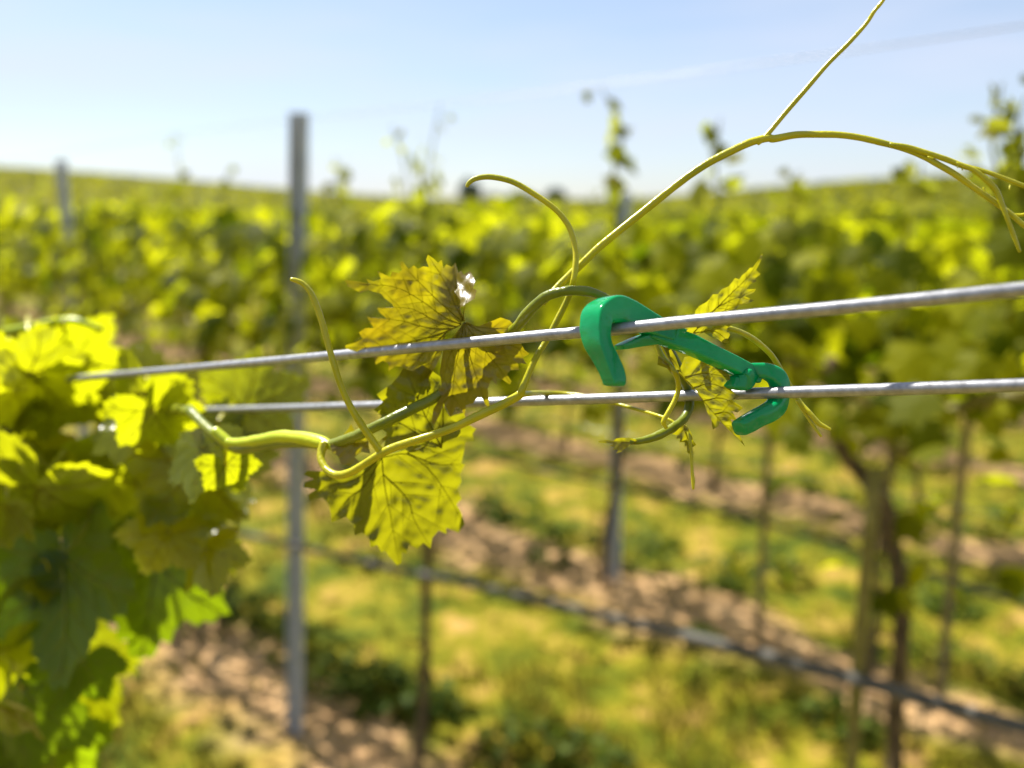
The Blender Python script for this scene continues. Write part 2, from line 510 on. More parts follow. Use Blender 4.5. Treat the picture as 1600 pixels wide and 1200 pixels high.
# ------------------------------------------------------------------ trellis wires in focus
def du(px): return 1 / (4.0 + (px - 960) * .00156 - max(0, 620 - px) * .0013)      # upper wire depth
def dl(px): return 1 / (3.85 + (px - 1200) * .0016 - max(0, 600 - px) * .0012)      # lower wire depth
WR = .00172
def wire(pts, label):
    mb = MB()
    p = [Vector(q) for q in pts]
    ext0 = p[0] + (p[0] - p[1]).normalized() * .9; ext1 = p[-1] + (p[-1] - p[-2]).normalized() * 1.6
    cv = [ext0] + [Vector(q) for q in catmull([tuple(q) for q in p], 5)] + [ext1]
    mb.tube(cv, WR, 16)
    o = mb.build('trellis_wire', M['wire'])
    return tag(o, label, 'wire', 'catch wires of the front trellis')
wire([P(1690, 443, du(1690)), P(1340, 478, du(1340)), P(1080, 502, du(1080)), P(965, 514, du(965)), P(840, 525, du(840)), P(700, 538.5, du(700)), P(560, 552, du(560)), P(420, 565, du(420)), P(120, 591, du(120)), P(20, 599, du(20))],
     'upper galvanised steel wire, threaded through the top hook of the green clip')
wire([P(1690, 599, dl(1690)), P(1400, 608, dl(1400)), P(1200, 614, dl(1200)), P(1050, 619, dl(1050)), P(850, 626, dl(850)), P(680, 631, dl(680)), P(540, 635, dl(540)), P(420, 638.5, dl(420)), P(120, 646, dl(120)), P(20, 648, dl(20))],
     'lower galvanised steel wire, held by the bottom hook of the green clip')

# ------------------------------------------------------------------ the green clip
def rr_sweep(path, name, parent, n=5, cx=.19, seg=5):
    """path: (px,py,depth, width_px in the picture plane, thickness m); rounded-rectangle section swept along a 3-d path.
    the thickness runs along EXT, away from the camera and to the left."""
    EXT = (-RT * .62 + FW * .78 + UP * -.02).normalized()
    cv = catmull(path, n)
    pts = [P(*c[:3]) for c in cv]
    m = len(pts)
    mb = MB(); vs, fs = [], []
    prof = []
    for qx, qy in ((1, 1), (-1, 1), (-1, -1), (1, -1)):
        a0 = math.atan2(qy, qx) - math.pi / 4
        for k in range(seg):
            w = a0 + (math.pi / 2) * k / (seg - 1)
            prof.append((qx, qy, math.cos(w), math.sin(w)))
    ns = len(prof)
    for i in range(m):
        t = (pts[min(i + 1, m - 1)] - pts[max(i - 1, 0)]).normalized()
        e = (EXT - t * EXT.dot(t) * .0).normalized()
        a = t.cross(e).normalized()
        hw = cv[i][3] * cv[i][2] / FPX / 2; ht = cv[i][4] / 2
        r = min(hw, ht) * cx * 1.6
        endk = 1.0
        for qx, qy, c, s in prof:
            u = (qx * (hw - r) + r * c); v = (qy * (ht - r) + r * s)
            vs.append(pts[i] + a * u + e * (v + ht))
    for i in range(m - 1):
        for j in range(ns):
            k = (j + 1) % ns
            fs.append((i * ns + j, i * ns + k, (i + 1) * ns + k, (i + 1) * ns + j))
    # rounded ends
    for i, sgn in ((0, -1), (m - 1, 1)):
        t = (pts[1] - pts[0]).normalized() if i == 0 else (pts[-1] - pts[-2]).normalized()
        c = sum((vs[i * ns + j] for j in range(ns)), Vector()) / ns
        prev = [i * ns + j for j in range(ns)]
        rr = cv[i][3] * cv[i][2] / FPX / 2
        for kk, (sc_, adv) in enumerate(((.93, .16), (.78, .26), (.4, .31))):
            ids = []
            for j in range(ns):
                b = vs[i * ns + j]
                vs.append(c + (b - c) * sc_ + t * sgn * rr * adv); ids.append(len(vs) - 1)
            for j in range(ns):
                k = (j + 1) % ns
                q = (prev[j], prev[k], ids[k], ids[j])
                fs.append(q if sgn > 0 else q[::-1])
            prev = ids
        fs.append(tuple(prev) if sgn > 0 else tuple(prev[::-1]))
    mb.add(vs, fs)
    o = mb.build(name, M['plastic'], parent)
    bm = bmesh.new(); bm.from_mesh(o.data); bmesh.ops.recalc_face_normals(bm, faces=bm.faces); bm.to_mesh(o.data); bm.free()
    o.data.polygons.foreach_set('use_smooth', [True] * len(o.data.polygons))
    return o
clip = empty('wire_clip', P(1080, 560, .25))
tag(clip, 'glossy green plastic clip with two hooks, joining the upper and the lower wire', 'clip')
# upper hook: from the bar over the wire, down its near left side and out into a long leg
rr_sweep(zpath(Z2, [(640, 508, .2530, 27, .0052), (560, 472, .2527, 32, .0056), (475, 428, .2517, 37, .0062), (400, 390, .2500, 41, .0070), (330, 370, .2472, 43, .0078), (262, 398, .2448, 35, .0084), (247, 450, .2435, 29, .0086),
                    (244, 510, .2430, 26, .0084), (254, 575, .2425, 26, .0076), (286, 650, .2420, 29, .0064), (314, 720, .2415, 31, .0056), (326, 770, .2412, 30, .0052), (326, 797, .2411, 27, .0050)]), 'hook', clip)['label'] = 'upper hook with a long bent leg'
# bar and the short jaw under the upper wire
rr_sweep(zpath(Z2, [(540, 478, .2533, 37, .0056), (640, 518, .2533, 36, .0056), (760, 572, .2540, 30, .0052), (880, 630, .2555, 27, .0050), (1000, 688, .2582, 26, .0050), (1090, 735, .2602, 25, .0048), (1130, 753, .2606, 25, .0046)]), 'bar', clip)
rr_sweep(zpath(Z2, [(600, 530, .2535, 20, .0046), (520, 543, .2535, 19, .0044), (440, 562, .2535, 15, .0042), (380, 580, .2533, 11, .0040), (345, 590, .2532, 8, .0036)]), 'jaw', clip)
# lower hook: over, behind the wire and back to the left under it
rr_sweep(zpath(Z2, [(1075, 725, 0.2605, 24, .0046), (1130, 722, 0.2595, 24, .0046), (1195, 727, 0.2590, 25, .0046), (1250, 757, 0.2590, 28, .0050), (1272, 810, 0.2593, 28, .0050), (1270, 870, 0.2590, 27, .0052), (1255, 925, 0.2577, 28, .0054),
                    (1212, 962, 0.2560, 29, .0054), (1150, 992, 0.2547, 28, .0052), (1090, 1026, 0.2540, 28, .0050), (1042, 1050, 0.2535, 26, .0046)]), 'hook', clip, cx=.34)['label'] = 'lower hook curling back to the left under its wire'
rr_sweep(zpath(Z2, [(1090, 745, 0.2585, 26, .0048), (1062, 785, 0.2577, 28, .0046), (1010, 790, 0.2577, 22, .0044), (985, 785, 0.2580, 18, .0042)]), 'lip', clip, cx=.3)

# ------------------------------------------------------------------ the shoot in focus
shoot = empty('vine_shoot', P(420, 690, .325))
tag(shoot, 'young vine shoot in sharp focus, running along the two wires and through the green clip', 'vine shoot')
px_tube([(352, 690, .350, 12), (372, 692, .345, 15), (396, 689, .337, 17), (415, 686, .332, 18), (440, 682, .324, 20), (470, 684, .314, 20), (498, 690, .306, 22), (516, 696, .301, 15), (524, 700, .299, 10)], 'bright', shoot, 'stem', label='thick bright yellow-green start of the shoot, before the ring', bumpy=.08)  # lit stretch over the darker stem, its sunlight put into the colour
px_tube([(295, 640, .385, 16), (330, 674, .365, 16), (370, 700, .348, 18), (420, 694, .333, 17), (470, 692, .317, 16), (515, 694, .302, 16), (549, 684, .294, 17), (576, 672, .288, 17), (609, 656, .286, 17), (648, 637, .287, 17), (686, 617, .289, 17),
         (740, 572, .288, 17), (790, 528, .280, 17), (808, 510, .272, 17), (828, 485, .266, 17), (852, 464, .262, 16), (876, 456, .260, 16), (903, 454, .259, 16), (936, 461, .2585, 15), (985, 490, .262, 14), (1030, 525, .268, 14),
         (1050, 555, .270, 15), (1064, 585, .273, 15), (1075, 612, .2755, 15), (1077, 635, .275, 15), (1068, 655, .272, 15), (1050, 669, .269, 14), (1025, 682, .267, 13), (1000, 689, .266, 11), (984, 690, .265, 9)],
        'stem', shoot, 'stem', bumpy=.12)
# the bright stalk that loops into the ring and runs right to the fork
px_tube(zpath(Z5, [(390, 480, .300, 15), (372, 530, .299, 13), (372, 580, .297, 12), (405, 635, .294, 12), (460, 663, .291, 13), (530, 650, .288, 13), (600, 610, .285, 12), (680, 560, .282, 13), (730, 530, .28, 13), (800, 500, .279, 13), (900, 468, .277, 13),
                   (1000, 437, .276, 13), (1130, 390, .274, 13), (1250, 333, .272, 14), (1400, 262, .270, 14), (1500, 205, .268, 14)]) + zpath(Z6, [(345, 1325, .267, 12), (400, 1195, .268, 10), (460, 1095, .270, 10), (540, 940, .270, 10), (572, 870, .269, 10)]) ,
        'tendril', shoot, 'tendril', label='bright green stalk that loops in a ring and runs up to the fork', bumpy=.06)
px_tube(zpath(Z6, [(565, 885, .2665, 10), (580, 830, .262, 9.5), (590, 760, .262, 9.5), (590, 680, .263, 9.5), (562, 580, .264, 9), (500, 498, .265, 9), (400, 425, .266, 9), (300, 368, .267, 9), (200, 345, .268, 9), (130, 352, .268, 8), (98, 372, .268, 7), (86, 390, .268, 5)]),
        'tendril', shoot, 'tendril', label='tendril curling over to the left above the hook of the clip')
px_tube(zpath(Z1, [(50, 195, .276, 6), (75, 202, .276, 8), (112, 218, .276, 8), (155, 265, .276, 9), (190, 340, .276, 10), (220, 430, .276, 10), (250, 540, .276, 10), (285, 660, .276, 10), (320, 770, .277, 10.5), (370, 880, .278, 11), (430, 980, .279, 12), (500, 1080, .28, 12), (545, 1140, .281, 13)]),
        'tendril', shoot, 'tendril', label='upright tendril rising on the left, crossing in front of the upper wire')
px_tube([(812, 617, .269, 10), (828, 615, .278, 9), (850, 614, .302, 8), (880, 615, .306, 7), (920, 620, .300, 7), (968, 632, .292, 6), (1034, 651, .274, 5), (1056, 662, .270, 5)], 'tendril', shoot, 'tendril', label='thin tendril passing behind the lower wire')
# long forked tendril reaching up to the right
LT = zpath(Z6, [(440, 930, .2645, 9), (500, 862, .267, 11), (560, 803, .267, 12), (620, 747, .266, 12), (700, 670, .265, 12), (800, 588, .264, 12), (900, 508, .264, 12), (1000, 428, .263, 12), (1100, 350, .262, 12), (1200, 283, .261, 12), (1300, 231, .26, 12), (1400, 185, .259, 12), (1480, 165, .258, 12)])
px_tube(LT + zpath(Z7, [(150, 650, .258, 12), (250, 632, .257, 11), (350, 630, .256, 10.5), (450, 632, .255, 10.5), (550, 645, .254, 10), (650, 668, .253, 10), (750, 695, .252, 9), (850, 735, .251, 9), (930, 778, .250, 10), (1000, 820, .249, 10), (1100, 890, .248, 9), (1200, 960, .247, 9), (1260, 1005, .246, 8), (1330, 1062, .245, 8), (1480, 1150, .243, 7)]),
        'tendril', shoot, 'tendril', label='long forked tendril arching up and over to the right edge', bumpy=.05)
px_tube(zpath(Z7, [(70, 672, .2585, 8), (108, 640, .258, 8), (200, 530, .258, 8), (300, 415, .257, 8), (400, 300, .257, 7), (500, 200, .256, 7), (580, 110, .256, 6.5), (620, 50, .255, 6), (660, 0, .255, 6), (740, -130, .255, 5)]),
        'tendril', shoot, 'tendril', label='straight fork of the tendril pointing up out of the picture')
px_tube(zpath(Z7, [(690, 678, .2522, 8), (770, 688, .251, 8), (850, 713, .250, 9), (950, 745, .249, 9), (1040, 780, .248, 9), (1120, 800, .247, 7), (1200, 826, .246, 7), (1330, 875, .245, 7), (1500, 930, .243, 6)]), 'tendril', shoot, 'tendril')
px_tube(zpath(Z7, [(1000, 765, .2482, 7), (1080, 795, .247, 8), (1150, 850, .246, 9), (1190, 895, .246, 9), (1215, 955, .2455, 8), (1240, 1020, .245, 7), (1270, 1100, .245, 7), (1300, 1180, .245, 5)]), 'tendril', shoot, 'tendril')
px_tube(zpath(Z7, [(1195, 955, .2470, 6), (1250, 1000, .2465, 6), (1290, 1008, .246, 5), (1340, 1000, .245, 5), (1440, 960, .244, 4)]), 'tendril', shoot, 'tendril')
for x, y, dx, dy in ((1010, 775, -2, 12), (1070, 835, 10, -14), (1130, 880, 8, 18), (1255, 870, -4, 18), (870, 735, 25, 8), (1030, 785, 2, 14)):
    a = Z7(x, y); b = Z7(x + dx, y + dy)
    px_tube([(*a, .2478, 3.2), ((a[0] + b[0]) / 2, (a[1] + b[1]) / 2, .2476, 2.4), (*b, .2474, 1.2)], 'tendril', shoot, 'bud')

# hero leaf: two folded halves sharing the stalk at J
A = zout(Z1, "1000 425 970 355 1000 330 1050 300 1060 255 1040 245 1052 205 1025 150 990 172 975 150 960 160 945 105 925 128 895 115 880 138 870 90 850 108 830 86 795 62 785 90 800 130 770 125 740 140 720 120 690 142 660 100 640 105 655 145 635 162 600 155 592 185 560 170 520 150 540 195 500 207 460 195 475 220 430 210 345 200 360 235 430 270 470 255 540 275 560 300 600 330 612 350 520 350 530 375 572 410 530 410 465 400 480 430 502 460 455 462 420 485 440 520 400 540 345 555 350 575 380 582 440 600 440 628 500 612 512 660 550 638 582 655 580 696 620 668 652 672 690 668 656 736 700 714 745 690 760 770 800 735 842 660 872 600 892 490")
VA = [zout(Z1, s) for s in ("990 430 940 330 890 215 800 70", "985 430 880 340 780 245 650 112", "975 440 880 400 740 300 600 235 360 215", "955 455 830 420 700 355 525 352", "930 465 800 460 640 420 470 402",
                            "990 435 880 485 700 535 500 565 352 568", "900 480 780 590 660 720", "890 490 840 600 765 760", "985 415 1000 330 1045 210", "985 420 950 300 945 115")]
JX, JY = Z1(990, 430)
def dA(x, y):
    u = (JX - x) / 190.0; v = (JY - y) / 110.0
    return .2800 + .020 * u - .010 * v + .0015 * math.sin(u * 5 + v * 3) + .00026 * max(0, 478 - y) * sstep(660, 712, x)
px_leaf('leaf', A, VA, dA, M['bronze'], shoot, 3.0, .0009, 2.4, M['vein'], 20, .0015, 3, 'bronze-green leaf behind the upper wire, its large left half')
Bo = zout(Z1, "990 430 1010 428 1060 455 1100 440 1150 420 1190 403 1240 420 1258 440 1282 465 1262 500 1302 545 1320 580 1346 600 1310 622 1332 656 1285 650 1290 690 1245 690 1225 712 1250 750 1240 768 1200 742 1165 730 1170 772 1140 742 1120 790 1130 892 1110 880 1085 832 1060 842 1042 870 1002 880 996 936 975 900 950 890 920 946 905 910 880 870 865 920 830 986 815 976 825 900 870 830 850 800 870 770 860 700 870 640 882 560 940 500")
VB = [zout(Z1, s) for s in ("990 432 965 580 940 700 918 935", "990 432 1080 550 1180 680 1240 760", "992 432 1120 500 1230 545 1340 602", "990 432 1020 600 1070 760 1110 870", "992 432 1100 460 1270 462", "985 440 910 620 870 760")]
def dB(x, y):
    u = (x - JX) / 100.0; v = (y - JY) / 140.0
    return .2785 - .004 * u + .0105 * v + .002 * math.sin(u * 4) * v
px_leaf('leaf', Bo, VB, dB, M['bronze'], shoot, 3.0, .0009, 2.2, M['vein'], 20, .0014, 9, 'bronze-green leaf half hanging below the upper wire')
px_tube([(JX, JY, .2795, 7), (722, 530, .283, 7), (718, 560, .287, 7), (715, 592, .29, 8)], 'tendril', shoot, 'petiole')
# the leaf below the ring
Lo = zout(Z5, "700 560 800 535 860 515 925 515 960 480 1000 440 1060 390 1100 330 1182 308 1200 370 1252 400 1230 430 1242 470 1190 476 1180 540 1166 596 1188 602 1160 660 1168 700 1145 740 1168 800 1140 830 1165 870 1187 940 1150 992 1080 962 1087 1002 1040 978 1002 1020 992 1082 950 1048 920 1082 870 1058 852 1112 830 1100 827 1165 800 1178 760 1130 735 1093 710 1102 690 1060 650 1072 640 1020 600 988 563 1004 555 940 510 898 430 932 424 880 414 838 380 788 300 808 293 775 340 742 270 732 275 705 330 688 268 660 290 638 380 640 420 670 480 684 560 664 640 612")
VL = [zout(Z5, s) for s in ("715 565 730 720 765 900 812 1160", "715 562 860 545 990 640 1090 780 1178 935", "860 540 1020 600 1165 600", "860 535 1000 480 1180 330", "710 570 620 720 520 800 432 920", "700 572 560 690 420 720 305 795", "725 660 860 800 900 920 990 1070")]
def dL(x, y):
    u = (x - 600) / 120.0; v = (y - 715) / 160.0
    return .306 + .008 * u * u + .016 * v + .002 * u + .0015 * math.sin(u * 5 + v)
px_leaf('leaf', Lo, VL, dL, M['lower'], shoot, 4.5, .0014, 3.0, M['vein_dark'], 26, .002, 5, 'yellow-green toothed leaf hanging under the looped stalk')
# shaded leaf behind the stem
Do = [(612, 600), (622, 588), (630, 576), (645, 580), (660, 570), (676, 580), (690, 590), (692, 604), (700, 620), (694, 636), (704, 655), (716, 662), (722, 680), (700, 688), (680, 700), (660, 696), (640, 706), (616, 694), (600, 700), (604, 676), (586, 664), (596, 650), (584, 640), (598, 628), (588, 616)]
VD = [[(690, 700), (660, 640), (635, 580)], [(690, 700), (640, 670), (590, 640)], [(690, 698), (692, 650), (690, 595)]]
px_leaf('leaf', Do, VD, lambda x, y: .2955 + .00006 * (y - 640), M['lower'], shoot, 4.5, .0013, 3, M['vein_dark'], 26, .003, 11, 'shaded leaf behind the dark stem, hiding part of the lower wire')
# curled leaflets inside the ring and at its left
def mini(pts, d, mat='young', step=3, veins=None, puff=.0012, label=None, seed=2, dx=0.0, dy=0.0):
    cx = sum(p[0] for p in pts) / len(pts); cy = sum(p[1] for p in pts) / len(pts)
    if veins is None:
        far = max(pts[1:], key=lambda p: (p[0] - pts[0][0]) ** 2 + (p[1] - pts[0][1]) ** 2)
        veins = [[pts[0], ((pts[0][0] * .6 + cx * .4), (pts[0][1] * .6 + cy * .4)), far]]
    return px_leaf('leaf', pts, veins, lambda x, y: d + dx * (x - cx) + dy * (y - cy), M[mat], shoot, step, puff, 2.2, M['vein'], 13, .0012, seed, label)
mini(zout(Z5, "640 470 600 430 560 410 540 370 525 400 500 430 460 470 420 490 430 530 470 560 480 600 530 610 590 590 560 560 600 530 650 540 640 500"), .297, 'bronze', seed=4, label='curled young leaf inside the ring of the stalk')
mini(zout(Z5, "660 500 700 470 745 432 740 460 700 500 680 530"), .291, 'young', seed=8)
# leaves at the clip and the growing tip
U = zout(Z2, "700 500 740 440 750 385 770 358 812 335 830 318 850 290 880 290 900 262 940 245 962 218 976 198 1000 205 1018 180 1042 162 1060 140 1078 138 1098 110 1118 80 1130 58 1136 75 1110 128 1095 152 1122 176 1090 200 1100 215 1058 237 1040 262 1096 260 1080 284 1030 300 1084 326 1050 342 1000 345 985 372 960 440 972 450 930 485 948 520 935 545 950 572 900 562 880 545 856 542 800 508 760 520")
VU = [zout(Z2, s) for s in ("740 510 850 390 960 280 1060 180 1128 66", "760 480 880 400 1075 325", "780 440 900 350 1090 264", "745 510 860 500 945 565")]
px_leaf('leaf', U, VU, lambda x, y: .2530 + .00003 * (x - 1100) - .00008 * (520 - y), M['young'], shoot, 3, .0012, 2.0, M['vein'], 15, .0022, 6, 'folded young leaf rising behind the upper wire beside the clip')
Lw = zout(Z2, "655 735 690 645 742 640 800 668 872 700 940 742 955 790 930 802 972 850 1004 870 960 892 1022 936 990 962 958 952 992 1012 950 1000 988 1062 1034 1158 1000 1112 940 1062 892 1012 880 1042 850 1058 840 1000 818 960 800 905 760 842 718 792 680 762")
VW = [zout(Z2, s) for s in ("655 735 760 850 850 960 1030 1150", "690 760 800 740 940 760", "740 820 850 800 995 870", "800 895 900 880 1010 935", "860 970 930 960 985 1010")]
px_leaf('leaf', Lw, VW, lambda x, y: .2605 + .00003 * (y - 590) - .00001 * (x - 1100), M['young'], shoot, 3, .0011, 2.0, M['vein'], 15, .001, 7, 'young leaf hanging below the bar of the clip, in front of the lower wire')
mini(zout(Z2, "420 1125 410 1112 370 1105 330 1104 300 1110 285 1122 240 1118 198 1122 202 1134 250 1136 285 1140 265 1150 290 1160 280 1172 312 1176 300 1195 330 1186 345 1170 380 1150 410 1140"), .2645, seed=12, label='tiny folded leaf at the growing tip')
mini(zout(Z2, "690 1030 660 1050 640 1070 618 1085 650 1092 640 1110 665 1110 662 1130 690 1130 690 1160 700 1150 706 1190 722 1200 742 1195 724 1168 756 1145 738 1120 728 1080 712 1050"), .267, seed=13, label='small leaf drooping beneath the growing tip')
px_tube(zpath(Z2, [(690, 1040, .268, 6), (715, 1100, .266, 5), (728, 1190, .266, 5), (732, 1290, .266, 5), (738, 1345, .266, 6), (739, 1398, .266, 4)]), 'tendril', shoot, 'tendril')
px_tube(zpath(Z2, [(525, 560, .266, 8), (560, 640, .264, 9), (600, 690, .262, 9), (640, 745, .262, 9), (655, 820, .266, 8), (635, 890, .266, 8), (595, 965, .265, 8), (570, 1015, .265, 8), (585, 1048, .266, 7)]), 'tendril', shoot, 'petiole')
mini(zout(Z2, "600 690 575 660 540 640 535 690 560 700 590 710 620 750"), .261, seed=14)
mini(zout(Z2, "610 650 600 610 612 600 640 650 665 720 640 720"), .2605, seed=15)
px_tube(zpath(Z2, [(650, 500, .266, 8), (720, 485, .262, 8), (830, 475, .258, 9), (950, 487, .2565, 9), (1060, 532, .260, 9), (1150, 602, .264, 9), (1200, 660, .267, 9), (1250, 745, .268, 8), (1300, 830, .270, 8), (1345, 905, .268, 8), (1400, 965, .266, 8), (1450, 1022, .265, 8), (1490, 1044, .2645, 6), (1520, 1058, .264, 4)]),
        'tendril', shoot, 'tendril', label='tendril curving over behind the clip and hanging right of the lower hook')
px_tube(zpath(Z2, [(1330, 895, .268, 6), (1370, 960, .267, 5), (1420, 1035, .266, 5), (1450, 1075, .265, 5), (1466, 1098, .265, 4)]), 'tendril', shoot, 'tendril')

# ------------------------------------------------------------------ the bushy vine at the left, out of focus
vine = empty('grapevine', P(40, 900, .46))
tag(vine, 'large out-of-focus grapevine with glossy leaves filling the lower left corner', 'grapevine')
px_tube([(-160, 760, 0.640, 20), (-40, 700, 0.602, 19), (60, 665, 0.576, 18), (160, 650, 0.550, 17), (250, 640, 0.46, 16), (297, 642, 0.386, 15)], 'stem', vine, 'stem', bumpy=.1)
px_tube([(-140, 570, 0.602, 14), (-40, 530, 0.576, 13), (40, 512, 0.550, 12), (110, 500, 0.538, 10), (160, 515, 0.538, 8)], 'bright', vine, 'stem')
px_tube([(-120, 980, 0.602, 16), (-20, 900, 0.576, 15), (80, 800, 0.550, 14), (160, 720, 0.538, 13), (230, 650, 0.525, 13)], 'stem', vine, 'stem')
px_tube([(335, 672, .352, 15), (355, 690, .35, 17), (370, 700, .349, 12)], 'bright', vine, 'bud')
LV = [  # px, py, depth, radius m, tip angle, tilt, roll, material, template, flip, petiole end
    (60, 760, .37, .044, 215, 35, -20, 'near', 0, (150, 700, .42)),
    (95, 870, .40, .058, 165, -10, 15, 'near_dark', 1, (140, 760, .43)),
    (150, 735, .43, .052, 170, 10, -25, 'near', 2, (190, 680, .42)),
    (290, 830, .40, .036, 165, 42, 30, 'near', 3, (270, 750, .41)),
    (300, 715, .385, .042, 140, -15, -35, 'near', 1, (275, 660, .40)),
    (225, 640, .43, .040, -12, 12, 10, 'near', 0, (230, 655, .42)),
    (35, 1075, .42, .048, 185, -5, 20, 'near_dark', 2, (10, 960, .45)),
    (45, 560, .44, .040, 40, 58, -10, 'near', 3, (30, 520, .44)),
    (-10, 590, .42, .050, 95, 50, 20, 'near', 1, (-60, 560, .46)),
    (245, 880, .44, .050, 185, -12, -20, 'near_dark', 0, (210, 740, .43)),
    (180, 830, .46, .055, 175, 0, 30, 'near', 3, (175, 730, .43)),
    (60, 640, .46, .055, 120, 25, 10, 'near', 2, (50, 668, .45)),
    (135, 590, .47, .048, 60, 30, -30, 'near', 0, (110, 655, .45)),
    (-10, 960, .40, .050, 200, 10, -30, 'near', 1, (-60, 930, .46)),
    (95, 1000, .50, .060, 150, 10, 10, 'near', 3, (60, 830, .45)),
    (20, 690, .40, .040, 240, 50, 10, 'near', 2, (60, 668, .45)),
    (190, 690, .40, .034, 185, 60, -20, 'near', 3, (200, 650, .42)),
    (280, 760, .42, .045, 200, 15, 40, 'near', 0, (260, 655, .41)),
    (95, 545, .45, .040, 95, 62, 15, 'near', 1, (100, 502, .42)),
    (5, 560, .50, .046, 10, 25, -20, 'near', 2, (-20, 525, .45)),
    (120, 620, .52, .046, -30, 20, 25, 'near', 0, (80, 600, .48)),
    (-30, 800, .48, .06, 150, 5, 30, 'near', 3, (-60, 760, .48)),
    (380, 640, .40, .034, 70, 10, -15, 'near', 1, (340, 660, .37)),
    (130, 960, .47, .050, 190, -20, -10, 'near_dark', 2, (100, 800, .44)),
    (-20, 1120, .45, .055, 140, 10, 10, 'near', 1, (-40, 1000, .46)),
    (60, 1180, .45, .050, 200, 0, -25, 'near_dark', 0, (20, 1050, .46)),
    (25, 610, .38, .026, 100, 70, 0, 'near', 0, (-20, 600, .42)),
    (215, 700, .37, .020, 150, 65, 10, 'near', 2, (215, 660, .41)),
    (330, 740, .37, .016, 190, 55, 0, 'near', 3, (345, 690, .355)),
    (80, 590, .40, .030, 140, 62, -10, 'near', 1, (60, 640, .44)),
]
rl = random.Random(21)
for q in range(9):
    px = rl.uniform(-20, 330); py = rl.uniform(500, 860)
    if px + (py - 500) * -.55 > 175 or py < 520 + max(0, px - 100) * .25: continue
    LV.append((px, py, rl.uniform(.36, .43), rl.uniform(.018, .032), rl.uniform(100, 240), rl.choice((rl.uniform(15, 60), rl.uniform(-60, -25))), rl.uniform(-35, 35), 'near', q, (px * .8 + 10, py - rl.uniform(20, 70), .43)))
for q in range(5):
    LV.append((rl.uniform(-20, 150), rl.uniform(880, 1190), rl.uniform(.38, .46), rl.uniform(.024, .04), rl.uniform(130, 230), rl.uniform(-5, 50), rl.uniform(-35, 35), rl.choice(('near', 'near_dark')), q, (rl.uniform(-40, 80), rl.uniform(820, 1000), .45)))
for q, (px, py, sz, a, ti, ro) in enumerate(((196, 672, .017, 170, -46, -12), (262, 832, .024, 195, -44, -14), (322, 858, .022, 160, -42, 10), (48, 600, .016, 150, -48, -10), (85, 575, .014, 200, -44, -14), (22, 668, .018, 140, -46, -8),
                                             (25, 752, .034, 165, -50, -12), (80, 905, .014, 170, -44, -12), (128, 520, .014, 120, -46, -12), (225, 735, .014, 190, -44, -10), (10, 520, .016, 150, -46, -12), (345, 668, .012, 170, -45, -12))):
    if q in (3, 4, 8, 9, 10): continue
    LV.append((px, py, .36 + .006 * q, sz, a, ti, ro, 'near', q, (px - 15, py - 30, .38)))  # extra small leaves added, tilted to mirror the sun as white glints
for (px, py, d, s, a, ti, ro, mt, tm, pe) in LV:
    if .455 < d < .475 and s > .045 or d > .5: continue
    d *= 1.25; s *= 1.18; pe = (pe[0], pe[1], pe[2] * 1.26)
    if py < 600 and px < 200: py += 22
    placed_leaf(vine, px, py, d, s, a, ti, ro, mt, tm, pe, flip=(tm % 2 == 1))

for (px, py, d, s, a, ti, ro, pe) in ((236, 640, .43, .028, 165, 38, -15, (240, 610, .47)), (318, 700, .38, .024, 185, -30, 20, (322, 668, .39)), (225, 612, .44, .034, 200, 30, 10, (240, 600, .47)), (352, 726, .365, .016, 160, 30, -10, (356, 694, .352))):
    placed_leaf(vine, px, py, d, s, a, ti, ro, 'near', 1 + px, pe)

